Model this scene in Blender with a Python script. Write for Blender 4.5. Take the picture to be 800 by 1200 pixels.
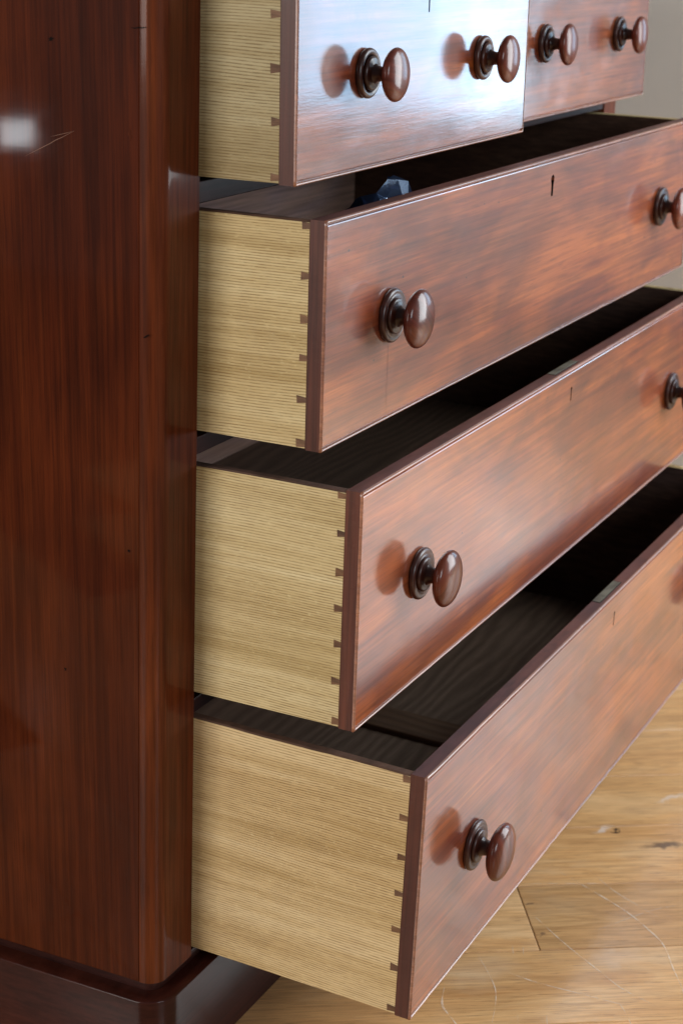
import bpy, bmesh, math, random
from math import sin, cos, pi, radians
from mathutils import Matrix, Vector, noise
from mathutils.geometry import tessellate_polygon

S = bpy.context.scene
for o in list(bpy.data.objects):
    bpy.data.objects.remove(o)
random.seed(7)

# ------------------------------------------------------------------ camera
CAM = Vector((-1.1658, -1.1811, 1.1159))
F = Vector((0.85280011, 0.42048258, -0.30971982)); R = Vector((0.44756874, -0.8940567, 0.01856968)); U = Vector((0.26909885, 0.15445713, 0.95064652))
cd = bpy.data.cameras.new('camera')
cam = bpy.data.objects.new('camera', cd); S.collection.objects.link(cam)
M3 = Matrix((R, U, -F)).transposed()
cam.matrix_world = Matrix.Translation(CAM) @ M3.to_4x4()
cd.sensor_fit = 'VERTICAL'; cd.sensor_height = 36; cd.lens = 36 * 2080.55 / 1200
cd.clip_start = .02; cd.clip_end = 50
cd.dof.use_dof = True; cd.dof.focus_distance = 1.42; cd.dof.aperture_fstop = 11
S.camera = cam

# ------------------------------------------------------------------ light
w = bpy.data.worlds.new('World'); S.world = w; w.use_nodes = True
bg = w.node_tree.nodes['Background']; bg.inputs[0].default_value = (.88, .92, 1, 1); bg.inputs[1].default_value = .11

def area(name, loc, target, sx, sy, radiance, col):
    l = bpy.data.lights.new(name, 'AREA'); l.shape = 'RECTANGLE'; l.size = sx; l.size_y = sy
    l.energy = radiance * sx * sy * pi; l.color = col
    o = bpy.data.objects.new(name, l); S.collection.objects.link(o)
    o.location = loc
    o.rotation_euler = (Vector(target) - Vector(loc)).to_track_quat('-Z', 'Y').to_euler()
    return o
# the far window beyond the drawers: it glares in the top drawer and, off the varnished floor, in the lower ones
area('window_light', (3.19, -2.02, 1.37), (0.5, -1.0, .9), .52, 1.45, 4.5, (.42, .70, 1.0))
area('casement_light', (3.18, -1.66, 1.37), (0.5, -.9, .9), .22, 1.45, 6.2, (.54, .79, 1.0))
# daylight from the room on the left, behind the photographer
area('room_light', (-2.4, .32, 1.40), (0, -.5, .5), 1.10, 1.2, 10.8, (1.0, .97, .93))
# added fill from behind the camera, brightens the wall and drawer fronts
area('front_fill_light', (-1.3, -3.3, 1.75), (.9, -.5, .7), 1.0, 1.2, 9.0, (.86, .93, 1.0))
# added fill on the right: it floods the floor in front of the chest
area('floor_fill_light', (1.50, -2.05, 1.20), (.25, -1.0, .35), .95, 1.9, 11.0, (.90, .96, 1.0))
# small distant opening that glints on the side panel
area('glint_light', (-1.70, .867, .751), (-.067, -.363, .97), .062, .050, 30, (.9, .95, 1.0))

vs = S.view_settings
vs.view_transform = 'Standard'; vs.look = 'None'; vs.exposure = 0; vs.gamma = 1; vs.use_curve_mapping = False

# ------------------------------------------------------------------ helpers
def link(name, bm, mat, parent=None, smooth=False, bevel=0):
    me = bpy.data.meshes.new(name)
    bmesh.ops.recalc_face_normals(bm, faces=bm.faces)
    if bevel:
        ed = [e for e in bm.edges if len(e.link_faces) == 2 and e.calc_face_angle() > .6]
        bmesh.ops.bevel(bm, geom=ed, offset=bevel, segments=2, affect='EDGES', profile=.5, clamp_overlap=True)
    bm.to_mesh(me); bm.free()
    if smooth:
        for p in me.polygons: p.use_smooth = True
    me.materials.append(mat)
    o = bpy.data.objects.new(name, me); S.collection.objects.link(o); o.parent = parent
    return o

def empty(name, loc, rot=(0, 0, 0)):
    o = bpy.data.objects.new(name, None); S.collection.objects.link(o)
    o.location = loc; o.rotation_euler = rot; o.empty_display_size = .05
    return o

def tag(o, label=None, cat=None, group=None, kind=None):
    if label: o['label'] = label
    if cat: o['category'] = cat
    if group: o['group'] = group
    if kind: o['kind'] = kind
    return o

def box(bm, x0, x1, y0, y1, z0, z1):
    v = [bm.verts.new(p) for p in ((x0,y0,z0),(x1,y0,z0),(x1,y1,z0),(x0,y1,z0),(x0,y0,z1),(x1,y0,z1),(x1,y1,z1),(x0,y1,z1))]
    for f in ((0,3,2,1),(4,5,6,7),(0,1,5,4),(1,2,6,5),(2,3,7,6),(3,0,4,7)):
        bm.faces.new([v[i] for i in f])
    return bm

def boxo(name, b, mat, parent=None, bevel=.0006):
    return link(name, box(bmesh.new(), *b), mat, parent, bevel=bevel)

def lathe(profile, n=48):
    """profile of (radius, distance along -Y)"""
    bm = bmesh.new(); rings = []
    for r, d in profile:
        if r < 1e-6: rings.append([bm.verts.new((0, -d, 0))])
        else: rings.append([bm.verts.new((r*cos(2*pi*k/n), -d, r*sin(2*pi*k/n))) for k in range(n)])
    for a, b in zip(rings, rings[1:]):
        for k in range(n):
            k2 = (k+1) % n
            if len(a) == 1: bm.faces.new((a[0], b[k], b[k2]))
            elif len(b) == 1: bm.faces.new((a[k], b[0], a[k2]))
            else: bm.faces.new((a[k], b[k], b[k2], a[k2]))
    return bm

# ------------------------------------------------------------------ materials
class NT:
    def __init__(s, name):
        s.m = bpy.data.materials.new(name); s.m.use_nodes = True
        s.t = s.m.node_tree; s.N = s.t.nodes; s.L = s.t.links; s.b = s.N['Principled BSDF']
    def n(s, t, ins=None, **kw):
        x = s.N.new(t)
        for k, v in kw.items(): setattr(x, k, v)
        for k, v in (ins or {}).items():
            if hasattr(v, 'links') or isinstance(v, bpy.types.NodeSocket): s.L.new(v, x.inputs[k])
            else: x.inputs[k].default_value = v
        return x
    def math(s, op, a, b=None, clamp=False):
        i = {0: a}
        if b is not None: i[1] = b
        return s.n('ShaderNodeMath', i, operation=op, use_clamp=clamp).outputs[0]
    def coord(s, scale, world=False, rand=True, loc=(0, 0, 0)):
        tc = s.n('ShaderNodeTexCoord')
        v = tc.outputs['Object']
        if world: v = s.n('ShaderNodeNewGeometry').outputs['Position']
        if rand:
            oi = s.n('ShaderNodeObjectInfo')
            off = s.n('ShaderNodeVectorMath', {0: oi.outputs['Random'], 1: (7.3, 3.1, 5.7)}, operation='MULTIPLY').outputs[0]
            v = s.n('ShaderNodeVectorMath', {0: v, 1: off}, operation='ADD').outputs[0]
        return s.n('ShaderNodeMapping', {'Vector': v, 'Scale': scale, 'Location': loc}).outputs[0]
    def noise(s, vec, scale, detail=3, rough=.55, dist=0):
        return s.n('ShaderNodeTexNoise', {'Vector': vec, 'Scale': scale, 'Detail': detail, 'Roughness': rough, 'Distortion': dist}).outputs[0]
    def ramp(s, fac, stops, interp='LINEAR'):
        x = s.n('ShaderNodeValToRGB', {0: fac}); cr = x.color_ramp; cr.interpolation = interp
        while len(cr.elements) < len(stops): cr.elements.new(.5)
        for e, (p, c) in zip(cr.elements, stops):
            e.position = p; e.color = tuple(c) + (1,) if len(c) == 3 else c
        return x.outputs[0]
    def rng(s, v, a, b, c=0., d=1.):
        return s.n('ShaderNodeMapRange', {0: v, 1: a, 2: b, 3: c, 4: d}).outputs[0]
    def mix(s, fac, a, b, mode='MIX'):
        x = s.n('ShaderNodeMix', data_type='RGBA', blend_type=mode)
        for i, v in ((0, fac), (6, a), (7, b)):
            if isinstance(v, bpy.types.NodeSocket): s.L.new(v, x.inputs[i])
            else: x.inputs[i].default_value = (tuple(v)+(1,) if isinstance(v, tuple) and len(v) == 3 else v)
        return x.outputs[2]
    def bump(s, h, strength, dist, prev=None):
        i = {'Height': h, 'Strength': strength, 'Distance': dist}
        if prev is not None: i['Normal'] = prev
        return s.n('ShaderNodeBump', i).outputs[0]
    def set(s, **kw):
        names = {'color': 'Base Color', 'rough': 'Roughness', 'normal': 'Normal', 'coat': 'Coat Weight', 'crough': 'Coat Roughness',
                 'spec': 'Specular IOR Level', 'metal': 'Metallic', 'cnormal': 'Coat Normal', 'trans': 'Transmission Weight', 'ior': 'IOR', 'alpha': 'Alpha'}
        for k, v in kw.items():
            i = s.b.inputs[names[k]]
            if isinstance(v, bpy.types.NodeSocket): s.L.new(v, i)
            else: i.default_value = (tuple(v)+(1,) if isinstance(v, tuple) and len(v) == 3 else v)
        return s.m

def mahogany(name, light, mid, dark, grain='x', rough=.32, coat=.7, crough=.09, cloud=.5, ripple=.5, figure=0., spec=.5, cior=1.5, scr_=.10):
    t = NT(name)
    st = {'x': (1, 3, 9), 'z': (9, 3, 1), 'y': (9, 1, 9)}[grain]
    fine = {'x': (6, 40, 260), 'z': (260, 260, 5), 'y': (260, 6, 260)}[grain]
    c = t.coord(st); cf = t.coord(fine); cc = t.coord({'x': (1, 1, 2.2), 'z': (2.2, 2.2, .8), 'y': (2, 1, 2)}[grain])
    rotc = t.n('ShaderNodeMapping', {'Vector': cc, 'Rotation': (0, figure, 0)}).outputs[0]
    a = t.noise(c, 2.3, 4, .55, .6)
    b = t.noise(rotc, 5.5, 4, .62, .9)
    fn = t.noise(cf, 1.0, 3, .7)
    streak = t.noise(t.coord({'x': (3.5, 5, 95), 'z': (95, 95, 2.6), 'y': (60, 2, 60)}[grain]), 1.0, 3, .6, .4)
    s1 = t.math('ADD', t.math('MULTIPLY', a, .55), t.math('MULTIPLY', streak, .45))
    col = t.ramp(s1, ((.26, dark), (.47, mid), (.68, light)))
    cl = t.rng(b, .42, .68)
    col = t.mix(t.math('MULTIPLY', cl, cloud), col, tuple(d_*.75+m_*.25 for d_, m_ in zip(dark, mid)))
    b2 = t.noise(rotc, 2.6, 3, .6, 1.5)
    col = t.mix(t.rng(b2, .48, .70, 0, .40), col, (mid[0]*.70, mid[1]*.95, mid[2]*1.7))
    b3 = t.noise(cc, 3.4, 3, .6, .5)
    col = t.mix(t.rng(b3, .50, .72, 0, .5), col, tuple(c_*1.15 for c_ in light))
    fl = t.rng(fn, .38, .62, .72, 1.16)
    col = t.mix(1.0, col, t.n('ShaderNodeCombineColor', {0: fl, 1: fl, 2: fl}).outputs[0], 'MULTIPLY')
    po = t.noise(t.coord({'x': (26, 60, 520), 'z': (520, 520, 24), 'y': (520, 26, 520)}[grain]), 1.0, 2, .55)
    col = t.mix(t.rng(po, .58, .68, 0, .32), col, dark)
    oi_ = t.rng(t.n('ShaderNodeObjectInfo').outputs['Random'], 0, 1, .88, 1.12)
    col = t.mix(1.0, col, t.n('ShaderNodeCombineColor', {0: oi_, 1: oi_, 2: oi_}).outputs[0], 'MULTIPLY')
    # small nicks and pores
    vo = t.n('ShaderNodeTexVoronoi', {'Vector': t.coord({'x': (60, 60, 90), 'z': (90, 90, 40), 'y': (90, 60, 90)}[grain]), 'Scale': 1.0})
    sel = t.math('GREATER_THAN', t.n('ShaderNodeSeparateColor', {0: vo.outputs['Color']}).outputs[0], .955)
    pit = t.math('MULTIPLY', t.math('LESS_THAN', vo.outputs['Distance'], .10), sel)
    col = t.mix(t.math('MULTIPLY', pit, .8), col, (.012, .006, .004))
    rp = t.noise(t.coord((7, 7, 7)), 1.0, 2, .5)
    rg = t.noise(t.coord((14, 14, 30)), 1.0, 4, .6)
    # fine polishing scratches
    scr = t.noise(t.coord((30, 30, 420)), 1.0, 3, .65, .6)
    n1 = t.bump(rp, ripple, .004)
    n2 = t.bump(scr, scr_, .0004, n1)
    nb = t.bump(fn, .25, .0004, n1)
    crr = t.rng(rg, .3, .7, crough*.75, crough*1.6)
    t.b.inputs['Coat IOR'].default_value = cior
    m = t.set(color=col, rough=rough, spec=spec, coat=coat, crough=crr, normal=nb, cnormal=n2)
    return m

M = {}
M['front'] = mahogany('mahogany_polished', (.43, .112, .022), (.205, .040, .013), (.045, .011, .011), 'x', .42, 1., .10, .72, .22, .5, .3, 2.0)
M['bead'] = mahogany('mahogany_bead', (.40, .17, .09), (.28, .11, .06), (.16, .05, .03), 'x', .35, .6, .22, .3, .05, 0, .4, 1.7)
M['end'] = mahogany('mahogany_end_grain', (.13, .038, .020), (.075, .020, .011), (.025, .008, .006), 'z', .5, .1, .25, .5, .2, 0, .3)
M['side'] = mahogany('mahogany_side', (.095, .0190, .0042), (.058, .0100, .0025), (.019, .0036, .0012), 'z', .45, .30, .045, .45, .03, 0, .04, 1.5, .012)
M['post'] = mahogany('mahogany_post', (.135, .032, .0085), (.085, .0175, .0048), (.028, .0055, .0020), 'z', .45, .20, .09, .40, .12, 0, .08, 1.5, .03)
M['knob'] = mahogany('mahogany_knob', (.17, .040, .018), (.11, .022, .011), (.05, .011, .006), 'x', .4, .55, .13, .4, .10, 0, .12)
M['rosette'] = mahogany('mahogany_rosette', (.085, .022, .011), (.048, .012, .007), (.018, .005, .003), 'x', .42, .38, .18, .5, .10, 0, .3)
M['pin'] = mahogany('mahogany_pin', (.24, .13, .065), (.15, .072, .035), (.06, .028, .016), 'x', .6, .0, .3, .5, .1, 0, .3)
M['edge'] = mahogany('mahogany_top_edge', (.17, .062, .042), (.105, .036, .026), (.03, .012, .011), 'x', .50, .0, .25, .7, .2, 0, .22)
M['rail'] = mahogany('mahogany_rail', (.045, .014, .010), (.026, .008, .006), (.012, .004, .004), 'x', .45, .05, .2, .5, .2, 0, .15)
M['inner'] = mahogany('drawer_back_wood', (.70, .46, .36), (.60, .38, .29), (.42, .25, .19), 'x', .6, .0, .3, .4, .2, 0, .3)
M['side_inner'] = mahogany('drawer_side_inner', (.13, .070, .045), (.09, .045, .028), (.04, .022, .015), 'x', .7, .0, .3, .4, .2, 0, .2)  # darker brown for the sides' inner faces and the left side's top edge

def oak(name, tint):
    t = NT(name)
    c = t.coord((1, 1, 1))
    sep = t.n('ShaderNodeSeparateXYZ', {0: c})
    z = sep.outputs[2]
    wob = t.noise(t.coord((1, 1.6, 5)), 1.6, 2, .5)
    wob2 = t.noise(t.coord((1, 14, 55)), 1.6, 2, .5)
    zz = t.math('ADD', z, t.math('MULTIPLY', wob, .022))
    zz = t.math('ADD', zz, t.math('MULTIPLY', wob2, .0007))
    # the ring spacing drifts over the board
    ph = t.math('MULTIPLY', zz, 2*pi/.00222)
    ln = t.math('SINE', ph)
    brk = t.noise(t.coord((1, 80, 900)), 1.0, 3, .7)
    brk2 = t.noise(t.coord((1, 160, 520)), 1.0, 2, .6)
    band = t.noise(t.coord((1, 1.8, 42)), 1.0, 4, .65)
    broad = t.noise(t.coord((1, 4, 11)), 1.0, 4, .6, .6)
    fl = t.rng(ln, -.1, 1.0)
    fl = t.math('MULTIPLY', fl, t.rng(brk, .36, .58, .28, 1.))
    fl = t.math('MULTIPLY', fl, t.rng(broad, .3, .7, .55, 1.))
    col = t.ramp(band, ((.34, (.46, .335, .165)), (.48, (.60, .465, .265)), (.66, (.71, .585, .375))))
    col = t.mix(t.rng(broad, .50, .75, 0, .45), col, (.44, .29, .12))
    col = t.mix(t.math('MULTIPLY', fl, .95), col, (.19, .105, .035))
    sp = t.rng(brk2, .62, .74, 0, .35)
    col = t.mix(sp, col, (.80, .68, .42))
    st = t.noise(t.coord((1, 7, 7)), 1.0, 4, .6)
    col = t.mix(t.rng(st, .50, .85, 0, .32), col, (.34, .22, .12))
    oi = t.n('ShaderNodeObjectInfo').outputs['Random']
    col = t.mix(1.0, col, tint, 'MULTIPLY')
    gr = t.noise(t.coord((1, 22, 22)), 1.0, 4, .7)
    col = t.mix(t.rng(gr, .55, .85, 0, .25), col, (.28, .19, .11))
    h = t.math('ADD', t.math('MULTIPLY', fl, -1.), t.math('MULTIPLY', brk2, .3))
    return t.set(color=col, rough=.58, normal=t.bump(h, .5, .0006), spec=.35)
M['oak_a'] = oak('oak_quartersawn_dark', (.60, .60, .52)); M['oak_b'] = oak('oak_quartersawn', (.90, .87, .72)); M['oak_c'] = oak('oak_quartersawn_pale', (.98, .98, .86)); M['oak_d'] = oak('oak_quartersawn_warm', (1.04, .98, .86))  # one tint per drawer row, darkest on the top drawers' sides

def base_wood(name, a, b, gx=True):
    t = NT(name)
    c = t.coord((2.2, 9, 9) if gx else (9, 2.2, 9))
    d = t.noise(c, 1.2, 2, .5)
    r = t.math('SINE', t.math('ADD', t.math('MULTIPLY', d, 34.), t.math('MULTIPLY', t.n('ShaderNodeSeparateXYZ', {0: t.coord((1, 1, 1))}).outputs[1 if gx else 0], 420.)))
    f = t.noise(t.coord((30, 420, 420) if gx else (420, 30, 420)), 1.0, 3, .6)
    col = t.mix(t.rng(r, -1, 1, .05, .75), a, b)
    fv = t.rng(f, .35, .65, .82, 1.12)
    col = t.mix(1.0, col, t.n('ShaderNodeCombineColor', {0: fv, 1: fv, 2: fv}).outputs[0], 'MULTIPLY')
    return t.set(color=col, rough=.55, normal=t.bump(r, .25, .0006), spec=.35)
M['bottom'] = base_wood('drawer_bottom_wood', (.20, .135, .095), (.11, .070, .048))
M['muntin'] = base_wood('muntin_wood', (.15, .085, .05), (.09, .05, .03), False)

t = NT('keyhole_dark'); M['dark'] = t.set(color=(.006, .004, .004), rough=.8, spec=.1)
t = NT('aged_brass'); nb_ = t.noise(t.coord((60, 60, 60)), 1.0, 3)
M['brass'] = t.set(color=t.ramp(nb_, ((.35, (.075, .068, .045)), (.65, (.17, .16, .11)))), rough=.5, metal=.3)
t = NT('wall_paint'); wn = t.noise(t.coord((9, 9, 9), world=True, rand=False), 1., 3); wf = t.noise(t.coord((160, 160, 160), world=True, rand=False), 1., 3)
M['wall'] = t.set(color=t.ramp(wn, ((.3, (.77, .74, .68)), (.7, (.80, .77, .71)))), rough=.7, normal=t.bump(wf, .12, .002))
t = NT('skirting_paint'); M['skirting'] = t.set(color=(.70, .68, .63), rough=.4)

def floor_mat():
    t = NT('oak_floor_oiled')
    oi = t.n('ShaderNodeObjectInfo').outputs['Random']
    c = t.coord((1.6, 9, 9)); n1 = t.noise(c, 2.0, 5, .6, 1.0)
    rings = t.math('SINE', t.math('MULTIPLY', t.noise(t.coord((1.1, 7, 7)), 1.3, 2, .5, .3), 120.))
    fine = t.noise(t.coord((16, 420, 420)), 1.0, 4, .7)
    dash = t.noise(t.coord((34, 620, 620)), 1.0, 2, .6)
    cloud = t.noise(t.coord((7, 12, 12)), 1.0, 4, .6)
    col = t.ramp(n1, ((.28, (.52, .275, .110)), (.50, (.68, .405, .180)), (.72, (.79, .53, .28))))
    col = t.mix(t.rng(rings, .2, 1, 0, .20), col, (.34, .18, .075))
    f = t.rng(fine, .35, .64, .78, 1.12)
    col = t.mix(1.0, col, t.n('ShaderNodeCombineColor', {0: f, 1: f, 2: f}).outputs[0], 'MULTIPLY')
    col = t.mix(t.rng(dash, .60, .70, 0, .6), col, (.20, .11, .05))
    col = t.mix(t.rng(cloud, .55, .75, 0, .30), col, (.62, .50, .36))
    tint = t.ramp(oi, ((0., (.84, .80, .76)), (.35, (1., .96, .92)), (.7, (1.0, .90, .80)), (1., (1.1, 1.10, 1.12))))
    col = t.mix(1.0, col, tint, 'MULTIPLY')
    # knots and scuffs at their places on the boards
    pos = t.n('ShaderNodeNewGeometry').outputs['Position']
    wn_ = t.n('ShaderNodeTexNoise', {'Vector': pos, 'Scale': 55., 'Detail': 3.}).outputs['Color']
    pw = t.n('ShaderNodeVectorMath', {0: t.n('ShaderNodeVectorMath', {0: wn_, 1: (.5, .5, .5)}, operation='SUBTRACT').outputs[0], 1: (.035, .035, 0)}, operation='MULTIPLY').outputs[0]
    pp = t.n('ShaderNodeVectorMath', {0: pos, 1: pw}, operation='ADD').outputs[0]
    def spot(x, y, sa, sb, ang):
        d = t.n('ShaderNodeVectorMath', {0: pp, 1: (x, y, FZ)}, operation='SUBTRACT').outputs[0]
        mp = t.n('ShaderNodeMapping', {'Vector': d, 'Scale': (1., 1., 0.)}, vector_type='POINT')
        rot = t.n('ShaderNodeVectorRotate', {0: d, 'Angle': -ang}, rotation_type='Z_AXIS').outputs[0]
        sc_ = t.n('ShaderNodeVectorMath', {0: rot, 1: (1/sa, 1/sb, 0)}, operation='MULTIPLY').outputs[0]
        return t.rng(t.n('ShaderNodeVectorMath', {0: sc_}, operation='LENGTH').outputs['Value'], .35, 1.0, 1, 0)
    for (x, y, sa, sb, ang, c_, st) in SPOTS:
        col = t.mix(t.math('MULTIPLY', spot(x, y, sa, sb, ang), st), col, c_)
    h = t.math('ADD', fine, t.math('MULTIPLY', dash, -.6))
    rgh = t.rng(cloud, .3, .7, .30, .44)
    t.b.inputs['Coat IOR'].default_value = 1.75
    return t.set(color=col, rough=rgh, normal=t.bump(h, .3, .0006), spec=.3, coat=.60, crough=.20)

# ------------------------------------------------------------------ floor
FZ = .162
EA = math.atan2(-.848, .53)                      # the boards' direction
e = Vector((cos(EA), sin(EA), 0)); nn = Vector((-sin(EA), cos(EA), 0))
def hit(u, v, z=FZ):
    d = F*2080.55 + R*(u-400) + U*(600-v)
    return CAM + d*((z-CAM.z)/d.z)
SPOTS = []
for (u, v, sa, sb, col_, st) in ((780, 992, .030, .010, (.10, .06, .04), .85), (721, 974, .004, .003, (.03, .02, .015), .95),
                                 (705, 972, .016, .007, (.80, .78, .76), .45), (785, 935, .028, .007, (.78, .76, .74), .35),
                                 (620, 1060, .006, .003, (.12, .07, .04), .8), (637, 1098, .004, .003, (.14, .08, .05), .7),
                                 (722, 1122, .030, .020, (.66, .60, .55), .16), (560, 1135, .05, .03, (.60, .50, .40), .15)):
    p = hit(u, v); SPOTS.append((round(p.x, 4), round(p.y, 4), sa, sb, EA + (0 if sa > .02 and col_[0] < .5 else .5), col_, st))
M['floor'] = floor_mat()
M['gap'] = NT('floor_gap').set(color=(.035, .02, .012), rough=.9)
fl = tag(boxo('floor', (-3.2, 3.6, -4.6, 2.2, FZ-.06, FZ-.010), M['gap'], bevel=0), kind='structure', label='pale oiled oak plank floor')
BW = .1245
rows = {}
def plank(u0, u1, n0):
    g = .0004
    o = boxo('floor_board', (-(u1-u0)/2+g, (u1-u0)/2-g, g, BW-g, -.012, 0), M['floor'], fl, bevel=.0009)
    o.rotation_euler = (0, 0, EA)
    c = e*((u0+u1)/2) + nn*n0
    o.location = (c.x, c.y, FZ + random.uniform(-.0001, .0001))
for k in range(-16, 17):
    n0 = -.1035 + k*BW
    u = -1.6 + random.random()*.5
    cuts = [u]
    while cuts[-1] < 2.9: cuts.append(cuts[-1] + random.uniform(.75, 1.35))
    if k == 0: cuts = [-2.1, -1.1, -.2, .742, 1.9, 3.0]
    if k == -1: cuts = [-1.8, -.7, .38, 1.5, 2.6]
    if k == 1: cuts = [-1.5, -.5, .30, 1.35, 2.5]
    if k == 2: cuts = [-1.5, -.4, .42, 1.45, 2.5]
    if k == 3: cuts = [-1.5, -.3, .24, 1.35, 2.5]
    for a, b in zip(cuts, cuts[1:]):
        m_ = e*((a+b)/2) + nn*(n0+BW/2)
        if -1.7 < m_.x < 3.3 and -2.6 < m_.y < .5 and abs(m_.y+.9) < 2.4-.3*m_.x:
            plank(a, b, n0)
# hairline scratches through the oil
t = NT('scratch_pale'); M['scratch'] = t.set(color=(.86, .78, .66), rough=.5, alpha=t.rng(t.noise(t.coord((90, 90, 1), world=True, rand=False), 1., 3), .38, .56, .05, .48))
def scratch(pts, wd):
    bm = bmesh.new(); P_ = [hit(u, v) for u, v in pts]
    Q = []
    for i in range(len(P_)-1):
        p0 = P_[max(i-1, 0)]; p1 = P_[i]; p2 = P_[i+1]; p3 = P_[min(i+2, len(P_)-1)]
        for s in range(8):
            q = s/8; Q.append(.5*((2*p1)+(p2-p0)*q+(2*p0-5*p1+4*p2-p3)*q*q+(3*p1-p0-3*p2+p3)*q**3))
    Q.append(P_[-1]); prev = None
    for i, q in enumerate(Q):
        d = (Q[min(i+1, len(Q)-1)] - Q[max(i-1, 0)]).normalized(); s_ = Vector((-d.y, d.x, 0))
        ww = wd*1.25*(.25 + .75*min(1, i/6, (len(Q)-1-i)/6))*(.7+.6*noise.noise(q*60))
        a = bm.verts.new((q.x+s_.x*ww, q.y+s_.y*ww, FZ+.00035)); b = bm.verts.new((q.x-s_.x*ww, q.y-s_.y*ww, FZ+.00035))
        if prev: bm.faces.new((prev[0], a, b, prev[1]))
        prev = (a, b)
    link('scratch', bm, M['scratch'], fl)
for pts, wd in ((((655, 1022), (700, 1048), (735, 1070), (765, 1095), (778, 1110), (788, 1135), (799, 1160), (806, 1190)), .0007),
                (((627, 1075), (660, 1105), (700, 1137), (730, 1160), (770, 1180)), .0006),
                (((595, 1140), (630, 1152), (680, 1165), (730, 1178)), .0006),
                (((520, 1158), (518, 1178), (530, 1195), (545, 1215)), .0008),
                (((725, 1176), (735, 1192), (742, 1210)), .0006),
                (((690, 1020), (720, 1045), (770, 1075)), .0004),
                (((610, 1036), (690, 1035.5), (700, 1036)), .0005),
                (((600, 1108), (601, 1118)), .0004), (((612, 1104), (613, 1120)), .0004),
                (((640, 1190), (641, 1206)), .0004), (((606, 1190), (607, 1206)), .0004),
                (((700, 1090), (760, 1068), (800, 1060)), .0003), (((560, 1120), (580, 1160), (576, 1200)), .0004)):
    scratch(pts, wd)

# ------------------------------------------------------------------ wall
wl = tag(boxo('wall', (1.62, 1.74, -.62, 1.3, FZ-.01, 2.5), M['wall'], bevel=0), kind='structure', label='plain cream painted wall beyond the chest')
bm = box(bmesh.new(), 1.602, 1.6195, -.618, 1.29, FZ+.002, FZ+.11)
link('skirting_board', bm, M['skirting'], wl, bevel=.004)

bm = bmesh.new()                                   # the wall round the far window, seen only in reflections
for y0, y1, z0, z1 in ((-3.2, 1.3, FZ-.009, .635), (-3.2, 1.3, 2.11, 2.6), (-3.2, -2.30, .635, 2.11), (-1.54, 1.3, .635, 2.11)):
    box(bm, 3.22, 3.34, y0, y1, z0, z1)
link('window_wall', bm, M['wall'], wl)
bm = box(bmesh.new(), 3.12, 3.219, -2.32, -1.52, .600, .634)
link('window_sill', bm, M['skirting'], wl, bevel=.003)

# ------------------------------------------------------------------ chest of drawers: carcase
chest = tag(empty('chest_of_drawers', (.475, -.2, FZ)), 'dark red mahogany chest with rounded corner post holding the open drawers', 'chest of drawers')
def lean(bm):
    for v in bm.verts:
        v.co.y -= .0202*(v.co.z-.27) if v.co.z > .27 else 0
        v.co -= Vector((.475, -.2, FZ))
    return bm
def cpart(name, bm, mat, smooth=False, bevel=.0008):
    return link(name, lean(bm), mat, chest, smooth, bevel)
YF = -.469
ZT = 1.125; ZB = .2615
YB = .02
def post(xs, r, mirror):
    """vertical corner post with a rounded outer front corner"""
    bm = bmesh.new(); pts = []
    x_in = -.002; x_out = -.058; yb = YF+.0175
    for k in range(13):
        a = pi/2*k/12
        pts.append((x_out+r-r*sin(a), YF+r-r*cos(a)))
    pts = pts + [(x_out, yb), (x_in, yb), (x_in, YF)]
    if mirror: pts = [(.95-x, y) for x, y in pts]
    zs = [ZB + (ZT-ZB)*i/24 for i in range(25)]
    rr = []
    for z in zs:
        rr.append([bm.verts.new((x, y, z)) for x, y in pts])
    for a, b in zip(rr, rr[1:]):
        for k in range(len(pts)):
            k2 = (k+1) % len(pts); bm.faces.new((a[k], a[k2], b[k2], b[k]))
    bm.faces.new(rr[0]); bm.faces.new(rr[-1])
    return bm
for mir in (False, True):
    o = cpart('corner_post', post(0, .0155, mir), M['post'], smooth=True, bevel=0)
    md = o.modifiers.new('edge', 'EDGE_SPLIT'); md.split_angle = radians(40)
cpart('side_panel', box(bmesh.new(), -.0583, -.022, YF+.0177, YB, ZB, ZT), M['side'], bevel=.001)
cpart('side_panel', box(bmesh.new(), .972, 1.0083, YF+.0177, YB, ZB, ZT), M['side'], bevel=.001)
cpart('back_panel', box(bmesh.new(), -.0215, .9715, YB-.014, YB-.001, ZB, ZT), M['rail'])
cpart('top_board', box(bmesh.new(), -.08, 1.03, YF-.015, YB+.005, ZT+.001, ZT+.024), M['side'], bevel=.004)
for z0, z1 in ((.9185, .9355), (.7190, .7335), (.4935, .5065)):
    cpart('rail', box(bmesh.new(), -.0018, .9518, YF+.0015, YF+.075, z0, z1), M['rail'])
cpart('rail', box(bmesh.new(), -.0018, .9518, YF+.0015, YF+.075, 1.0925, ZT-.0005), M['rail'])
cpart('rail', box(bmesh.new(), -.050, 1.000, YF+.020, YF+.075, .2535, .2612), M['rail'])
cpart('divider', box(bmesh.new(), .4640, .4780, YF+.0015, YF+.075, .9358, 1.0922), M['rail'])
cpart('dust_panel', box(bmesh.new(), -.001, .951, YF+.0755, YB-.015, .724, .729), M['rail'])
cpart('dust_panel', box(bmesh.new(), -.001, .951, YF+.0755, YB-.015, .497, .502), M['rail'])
def surf(u, v, x=-.0583):
    d = F*2080.55 + R*(u-400) + U*(600-v)
    return CAM + d*((x-CAM.x)/d.x)
t = NT('shrinkage_crack'); M['crack'] = t.set(color=(.006, .003, .002), rough=.8, spec=.1)
t = NT('pale_scratch'); M['pale'] = t.set(color=(.16, .06, .025), rough=.5)
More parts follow.
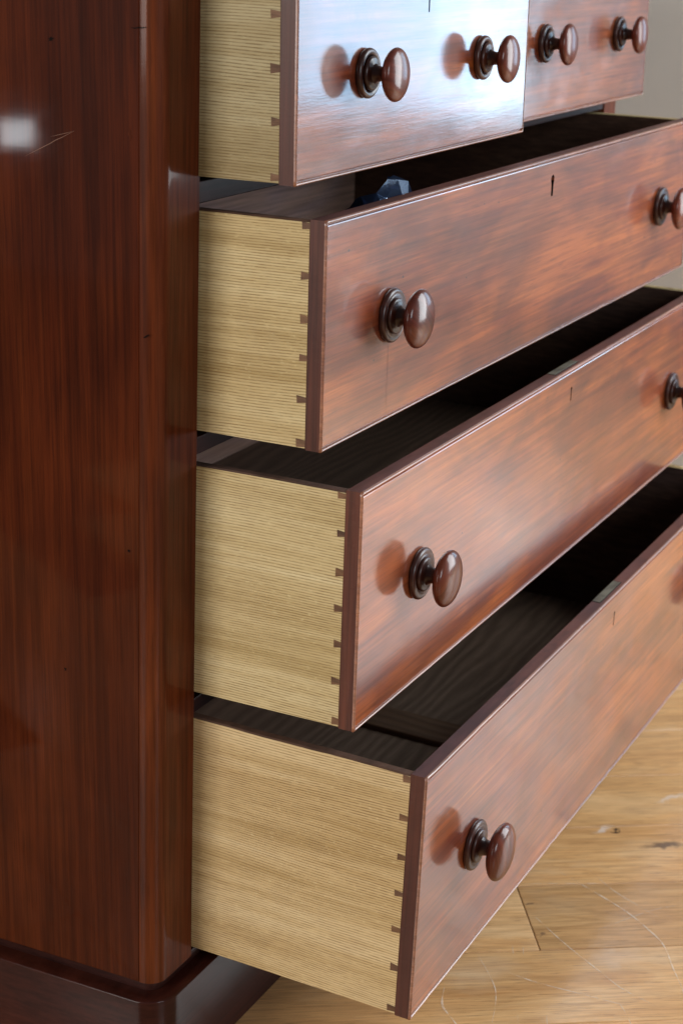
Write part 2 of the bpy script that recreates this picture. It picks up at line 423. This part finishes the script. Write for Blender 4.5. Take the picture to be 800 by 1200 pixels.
def mark(name, a, b, wd, mat):
    p, q = surf(*a), surf(*b); d = (q-p).normalized(); s_ = Vector((0, -d.z, d.y)); bm = bmesh.new(); pr = None
    for i in range(9):
        f_ = i/8; c = p.lerp(q, f_) + s_*wd*noise.noise(Vector((i*.7, a[0], 0)))*2; h_ = wd*(1-abs(2*f_-1)**2)+.00004
        v1 = bm.verts.new((-.0586, c.y+s_.y*h_, c.z+s_.z*h_)); v2 = bm.verts.new((-.0586, c.y-s_.y*h_, c.z-s_.z*h_))
        if pr: bm.faces.new((pr[0], v1, v2, pr[1]))
        pr = (v1, v2)
    for v in bm.verts: v.co -= Vector((.475, -.2, FZ))
    link(name, bm, mat, chest)
mark('scratch', (30, 183), (88, 153), .00022, M['pale'])
mark('scratch', (86, 154), (60, 160), .00012, M['pale'])
mark('crack', (153, 33), (173, 32), .0004, M['crack'])
mark('crack', (168, 396), (176, 392), .0005, M['crack'])
mark('crack', (60, 43), (61, 48), .0020, M['crack'])
mark('crack', (152, 151), (153, 165), .0012, M['side'])
mark('crack', (150, 644), (153, 647), .0010, M['crack'])
mark('crack', (76, 782), (78, 786), .0010, M['crack'])
# plinth with the same rounded corners, standing proud of the carcase
def outline(off, r, yb):
    pts = []
    x0 = -.058-off; y0 = YF-off
    for k in range(13):
        a = pi/2*k/12
        pts.append((x0+r-r*sin(a), y0+r-r*cos(a)))
    right = [(.95-x, y) for x, y in pts][::-1]
    return right + pts + [(x0, yb), (.95-x0, yb)]
bm = bmesh.new(); rings = []
for off, r, z in ((.0010, .020, .2512), (.0098, .028, .2500), (.0108, .0285, .2494), (.0112, .029, .2484), (.0120, .029, FZ+.0006)):
    rings.append([bm.verts.new((x, y, z)) for x, y in outline(off, r, YB+.001*len(rings))])
for a, b in zip(rings, rings[1:]):
    for k in range(len(a)):
        k2 = (k+1) % len(a); bm.faces.new((a[k], a[k2], b[k2], b[k]))
bm.faces.new(rings[0]); bm.faces.new(rings[-1])
M['plinth'] = mahogany('mahogany_plinth', (.050, .011, .006), (.030, .007, .004), (.012, .003, .002), 'x', .45, .30, .12, .5, .2, 0, .05)
o = cpart('plinth', bm, M['plinth'], smooth=True, bevel=0)
md = o.modifiers.new('edge', 'EDGE_SPLIT'); md.split_angle = radians(50)
# recessed dark bead between carcase and plinth
bm = bmesh.new(); rings = []
for off, r, z in ((-.0050, .013, .2508), (-.0040, .013, .2560), (-.0050, .013, .2613)):
    rings.append([bm.verts.new((x, y, z)) for x, y in outline(off, r, YB-.004)])
for a, b in zip(rings, rings[1:]):
    for k in range(len(a)):
        k2 = (k+1) % len(a); bm.faces.new((a[k], a[k2], b[k2], b[k]))
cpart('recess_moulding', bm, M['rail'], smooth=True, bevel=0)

# ------------------------------------------------------------------ drawers
TH = .0142
def front_board(x0, x1, z0, z1, key, kw=1., kh=1.):
    bm = bmesh.new()
    def ring(ins, y):
        return [bm.verts.new(p) for p in ((x0+ins*.45, y, z0+ins), (x1-ins*.45, y, z0+ins), (x1-ins*.45, y, z1-ins), (x0+ins*.45, y, z1-ins))]
    rs = [ring(.0004, TH), ring(0, TH-.0004), ring(0, .0016), ring(.0031, .0016), ring(.0036, .0003), ring(.0043, 0)]
    for a, b in zip(rs, rs[1:]):
        for k in range(4): bm.faces.new((a[k], a[(k+1) % 4], b[(k+1) % 4], b[k]))
    bm.faces.new(rs[0])
    kx, kz = key
    hole = []
    for k in range(9):                                   # round head of the keyhole
        a = radians(-50 + 280*k/8)
        hole.append((kx + kw*.0021*cos(a), kz + kh*.0045 + kw*.0021*sin(a)))
    hole += [(kx-.0012*kw, kz-.0068*kh), (kx+.0012*kw, kz-.0068*kh)]
    hv = [bm.verts.new((x, 0, z)) for x, z in hole]
    hb = [bm.verts.new((x, .010, z)) for x, z in hole]
    for k in range(len(hv)):
        k2 = (k+1) % len(hv); bm.faces.new((hv[k], hv[k2], hb[k2], hb[k]))
    bm.faces.new(hb)
    allv = rs[-1] + hv
    tri = tessellate_polygon([[v.co for v in rs[-1]], [v.co for v in hv]])
    for q in tri:
        try: bm.faces.new([allv[i] for i in q])
        except ValueError: pass
    return bm

def bead(x0, x1, z0, z1, seed):
    """rounded, slightly worn bead planted round the drawer front"""
    bm = bmesh.new(); rnd = random.Random(seed)
    prof = [(0.0000, .0018)] + [(.00135-.00135*cos(a), .0014-.0019*sin(a)) for a in [pi*i/8 for i in range(9)]] 
    cor = [(x0, z0, 1, 1), (x1, z0, -1, 1), (x1, z1, -1, -1), (x0, z1, 1, -1)]
    segs = []
    for i in range(4):
        a = cor[i]; b = cor[(i+1) % 4]
        n = max(6, int((abs(b[0]-a[0])+abs(b[1]-a[1]))/.012))
        e_ = .0040/(abs(b[0]-a[0])+abs(b[1]-a[1]))
        for s, q in enumerate([0, e_*.93, e_] + [e_+(1-2*e_)*k/n for k in range(1, n)] + [1-e_, 1-e_*.93]):
            corner = (s == 0)
            px = a[0]+(b[0]-a[0])*q; pz = a[1]+(b[1]-a[1])*q
            if corner: dx, dz = a[2], a[3]
            elif i == 0: dx, dz = 0, 1
            elif i == 1: dx, dz = -1, 0
            elif i == 2: dx, dz = 0, -1
            else: dx, dz = 1, 0
            segs.append((px, pz, dx, dz, corner))
    rings = []
    for (px, pz, dx, dz, c) in segs:
        nz = noise.noise(Vector((px*38+seed, pz*38, seed)))*.00016 + noise.noise(Vector((px*140+seed, pz*140, 3)))*.00006
        nz += max(0, noise.noise(Vector((px*60+seed*3, pz*60, 9)))-.33)*.0016
        ring = []
        for j, (ins, y) in enumerate(prof):
            k = nz if j > 1 else 0
            ring.append(bm.verts.new((px+dx*(ins*.45-.0001), y+k, pz+dz*(ins-.0003))))
        rings.append(ring)
    for i in range(len(rings)):
        a = rings[i]; b = rings[(i+1) % len(rings)]
        for k in range(len(prof)-1): bm.faces.new((a[k], b[k], b[k+1], a[k+1]))
    return bm

def knob(parent, x, z, rosR, headR, rz=0):
    k = bpy.data.objects.new('knob', None); S.collection.objects.link(k); k.parent = parent; k.location = (x, 0, z); k.rotation_euler = (0, rz, 0)
    k.empty_display_size = .02
    a = rosR
    pr = [(a*.90, -.0002)]
    for cr, cy_, rr_ in ((a-.0028, .0027, .0029), (a*.56, .0056, .0024)):
        for i in range(9):
            th = -pi/2.4 + (pi/2.4+pi*.53)*i/8
            pr.append((cr + rr_*cos(th), cy_ + rr_*sin(th)))
    pr += [(a*.48, .0084), (a*.36, .0092), (0, .0093)]
    link('rosette', lathe(pr), M['rosette'], k, smooth=True)
    st = a*.30
    pr = [(st*1.35, .0088), (st*1.08, .0110), (st*.98, .0140), (st*1.0, .0165), (st*1.2, .0190), (st*1.5, .0202)]
    link('stem', lathe(pr), M['rosette'], k, smooth=True)
    h = headR; cy = .0262; b = .0086*h/.0243
    pr = []
    for i in range(25):
        th = pi*i/24
        s_, c_ = sin(th), cos(th)
        # slightly squashed ellipse: flatter face, fuller back
        yy = -c_*(b*1.02 if c_ > 0 else b*.98)
        pr.append((h*(s_**.90 if s_ > 0 else 0), cy + yy))
    pr[0] = (0, pr[0][1]); pr[-1] = (0, pr[-1][1])
    link('head', lathe(pr, 64), M['knob'], k, smooth=True)
    return k

PIN = {}
def pins(parent, fr, z0, z1, xside=0):
    for i, f_ in enumerate(fr):
        z = z0 + (z1-z0)*f_
        edge = f_ < .035 or f_ > .965
        rnd = random.Random(i*13+int(z0*1000))
        hw = rnd.uniform(.0027, .0038); hn = hw*.62; L = .0066 + rnd.uniform(-.0007, .0012)
        if edge: hw *= .9; hn *= 1.1
        bm = bmesh.new()
        lo = min(hw, z-z0-.0006) if f_ < .5 else hw
        up = min(hw, z1-z-.0006) if f_ > .5 else hw
        pl = [(TH-.001, -min(hn, lo)), (TH+L, -lo), (TH+L+rnd.uniform(-.0004, .0004), up), (TH-.001, min(hn, up))]
        va = [bm.verts.new((-.0001 - rnd.uniform(.0001, .0003), y, z+zz)) for y, zz in pl]
        vb = [bm.verts.new((.006, y, z+zz)) for y, zz in pl]
        bm.faces.new(va); bm.faces.new(vb[::-1])
        for k in range(4): bm.faces.new((va[k], va[(k+1) % 4], vb[(k+1) % 4], vb[k]))
        o = link('dovetail_pin', bm, M['pin'], parent)
        o.location.x = xside

PIVX = .475
def drawer(label, yfront, zc, z0, z1, x0, x1, w_, q_, dx, knobs, key, frac, rosR, headR, lock, seed, depth=.455, muntin=False, kscale=(1., 1.), group='open drawers of the mahogany chest'):
    """local frame: front face at y = 0, z measured from zc"""
    t_ = tag(empty('drawer', (PIVX+dx, -yfront, zc), (q_, 0, w_)), label, 'drawer', group)
    X0 = x0-PIVX; X1 = x1-PIVX; Z0 = z0-zc; Z1 = z1-zc
    f = link('front', front_board(X0, X1, Z0, Z1, (key[0]-PIVX, key[1]-zc), *kscale), M['front'], t_)
    # the end of the board is darker, cross-cut wood
    f.data.materials.append(M['end'])
    f.data.materials.append(M['dark']); f.data.materials.append(M['edge'])
    for p in f.data.polygons:
        if abs(p.normal.x) > .9 and p.center.y > .0016 and (p.center.x < X0+.001 or p.center.x > X1-.001): p.material_index = 1
        if p.center.y > .0016 and abs(p.center.x-(key[0]-PIVX)) < .004 and abs(p.center.z-(key[1]-zc)) < .012: p.material_index = 2
        if p.normal.z > .9 and p.center.z > Z1-.001: p.material_index = 3
    b = link('bead', bead(X0, X1, Z0, Z1, seed), M['bead'], f, smooth=True)
    ZS1 = Z1-.0012
    def sideboard(xa, xb):
        bm = bmesh.new(); n = 30; rr = []
        y0 = TH+.0002; y1 = depth
        for i in range(n+1):
            y = y0+(y1-y0)*i/n
            wv = noise.noise(Vector((y*9, seed, 0)))*.0006 - (.0010 if 3 < i < 12 and seed == 5 else 0)*noise.noise(Vector((y*30, 2, 0)))
            rr.append([bm.verts.new(p) for p in ((xa, y, Z0+.0012), (xb, y, Z0+.0012), (xb, y, ZS1-.0012+wv), (xb-.0012, y, ZS1+wv), (xa+.0012, y, ZS1+wv), (xa, y, ZS1-.0012+wv))])
        for a, c in zip(rr, rr[1:]):
            for k in range(6): bm.faces.new((a[k], a[(k+1) % 6], c[(k+1) % 6], c[k]))
        bm.faces.new(rr[0]); bm.faces.new(rr[-1])
        return bm
    for xa, inward in ((X0+.0004, 1), (X1-.0094, -1)):
        so = link('side', sideboard(xa, xa+.009), M['oak_'+'xaabcd'[seed]], t_); so.data.materials.append(M['side_inner'])
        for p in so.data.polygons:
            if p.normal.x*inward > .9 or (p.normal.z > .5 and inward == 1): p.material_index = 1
    pins(t_, [1-f_ for f_ in frac], Z0, Z1, X0+.0004)
    boxo('back', (X0+.0096, X1-.0096, depth-.012, depth-.001, Z0+.012, ZS1-.004), M['inner'], t_)
    zb = Z0+.009
    if muntin:
        xm = (X0+X1)/2
        boxo('bottom_board', (X0+.0098, xm-.020, TH+.0005, depth-.0002, zb, zb+.006), M['bottom'], t_)
        boxo('bottom_board', (xm+.020, X1-.0098, TH+.0005, depth-.0002, zb, zb+.006), M['bottom'], t_)
        boxo('muntin', (xm-.026, xm+.026, TH+.0007, depth-.0125, zb-.002, zb+.0125), M['muntin'], t_, bevel=.002)
    else:
        boxo('bottom_board', (X0+.0098, X1-.0098, TH+.0005, depth-.0002, zb, zb+.006), M['bottom'], t_)
    if seed == 3:                                        # drying crack under the left knob
        cb = bmesh.new(); pr = None
        for i in range(14):
            q = i/13; zz = .8241-zc-.024-(.8241-.024-z0-.005)*q; xx = .114-PIVX + .0006*noise.noise(Vector((q*4, 2, 0))); h_ = .00022*(1-.6*q)
            v1 = cb.verts.new((xx-h_, -.00012, zz)); v2 = cb.verts.new((xx+h_, -.00012, zz))
            if pr: cb.faces.new((pr[0], v1, v2, pr[1]))
            pr = (v1, v2)
        link('crack', cb, M['rosette'], f)
    if lock:
        kx = key[0]-PIVX
        boxo('lock_recess', (kx-.0372, kx+.0312, TH-.0094, TH-.0003, Z1-.004, Z1+.00015), M['dark'], f, bevel=0)
        boxo('lock_plate', (kx-.036, kx+.030, TH-.0084, TH-.0004, Z1-.0045, Z1+.0004), M['brass'], f, bevel=.0002)
    for kx, kz, rz in knobs: knob(t_, kx-PIVX, kz-zc, rosR, headR, rz)
    return t_

DZ = {}
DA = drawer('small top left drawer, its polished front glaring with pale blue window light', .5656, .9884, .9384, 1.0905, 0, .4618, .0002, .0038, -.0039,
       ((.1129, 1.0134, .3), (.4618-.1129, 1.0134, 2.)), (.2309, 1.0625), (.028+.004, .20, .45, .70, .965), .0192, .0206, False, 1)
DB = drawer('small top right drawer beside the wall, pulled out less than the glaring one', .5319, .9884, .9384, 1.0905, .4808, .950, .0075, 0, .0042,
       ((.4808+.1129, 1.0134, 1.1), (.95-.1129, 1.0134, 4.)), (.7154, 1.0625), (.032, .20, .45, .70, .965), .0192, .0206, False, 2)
DC = drawer('wide drawer under the two small ones, holding a clear plastic bag', .5912, (.9144+.7367)/2, .7367, .9144, 0, .95, -.0062, .0112, .0011,
       ((.115, .8241, .7), (.835, .8241, 3.)), (.475, .8873), (.028, .24, .425, .593, .777, .972), .0222, .0240, False, 3, kscale=(2.2, 1.4))
DD = drawer('wide empty drawer second from the floor, with a narrow keyhole in its front', .6232, (.7109+.5106)/2, .5106, .7109, 0, .95, -.0001, .0149, -.0013,
       ((.115, .6097, 2.2), (.835, .6097, .2)), (.475, .6854), (.026, .18, .34, .49, .64, .80, .972), .0222, .0242, True, 4, kscale=(.95, 1.1))
DE = drawer('deepest and lowest drawer, pulled furthest out above the oak floor', .6812, (.4847+.2616)/2, .2616, .4847, 0, .95, .0023, .0336, -.0001,
       ((.115, .3708, 1.4), (.835, .3708, 5.)), (.475, .4571), (.024, .18, .34, .49, .64, .80, .976), .0226, .0256, True, 5, kscale=(.9, 1.2), muntin=True)

# ------------------------------------------------------------------ crumpled clear bag in the wide upper drawer
t = NT('clear_plastic')
tr = t.n('ShaderNodeBsdfTransparent', {0: (.50, .63, .92, 1)})
gl = t.n('ShaderNodeBsdfGlossy', {0: (.60, .76, 1, 1), 'Roughness': .13})
fr_ = t.n('ShaderNodeFresnel', {'IOR': 1.7})
mx = t.n('ShaderNodeMixShader', {0: t.math('ADD', fr_.outputs[0], .02, True)}); df = t.n('ShaderNodeBsdfDiffuse', {0: (.16, .25, .50, 1)}); m0 = t.n('ShaderNodeMixShader', {0: .09}); t.L.new(tr.outputs[0], m0.inputs[1]); t.L.new(df.outputs[0], m0.inputs[2])
t.L.new(m0.outputs[0], mx.inputs[1]); t.L.new(gl.outputs[0], mx.inputs[2])
t.L.new(mx.outputs[0], t.N['Material Output'].inputs[0])
M['plastic'] = t.m
def bag(cx, cy, cz, sx, sy, sz, seed, name, label):
    """a limp sheet gathered into a few sharp folds"""
    bm = bmesh.new(); NX, NY = 26, 9; g = []; rr = random.Random(11)
    for i in range(NX+1):
        col = []
        for j in range(NY+1):
            u = i/NX*2-1; v = j/NY*2-1
            p = Vector((u*1.1, v*.8, seed))
            w1 = 1-abs(noise.noise(p*1.7))*2.2; w2 = 1-abs(noise.noise(p*3.6+Vector((9, 0, 0))))*2.2; w3 = 1-abs(noise.noise(p*8+Vector((0, 5, 0))))*2
            env = max(0, 1-(u-.25)**2*1.1)*max(0, 1-v*v)**.5
            z = env*(.80+.16*w1) + rr.uniform(-.07, .07)*env
            col.append(bm.verts.new((u*sx+.012*noise.noise(p*3), v*sy+rr.uniform(-.008, .008), z*sz)))
        g.append(col)
    for i in range(NX):
        for j in range(NY): bm.faces.new((g[i][j], g[i+1][j], g[i+1][j+1], g[i][j+1]))
    bmesh.ops.triangulate(bm, faces=bm.faces, quad_method='SHORT_EDGE')
    o = link(name, bm, M['plastic'], None, smooth=False)
    sd = o.modifiers.new('soften', 'SUBSURF'); sd.levels = sd.render_levels = 1; sd.subdivision_type = 'SIMPLE'
    o.location = (cx, cy, cz)
    return tag(o, label, 'plastic bag')
bag(.215, -.518, .790, .180, .044, .130, 2.6, 'plastic_bag', 'crumpled clear bluish plastic bag lying at the left end of the wide drawer')
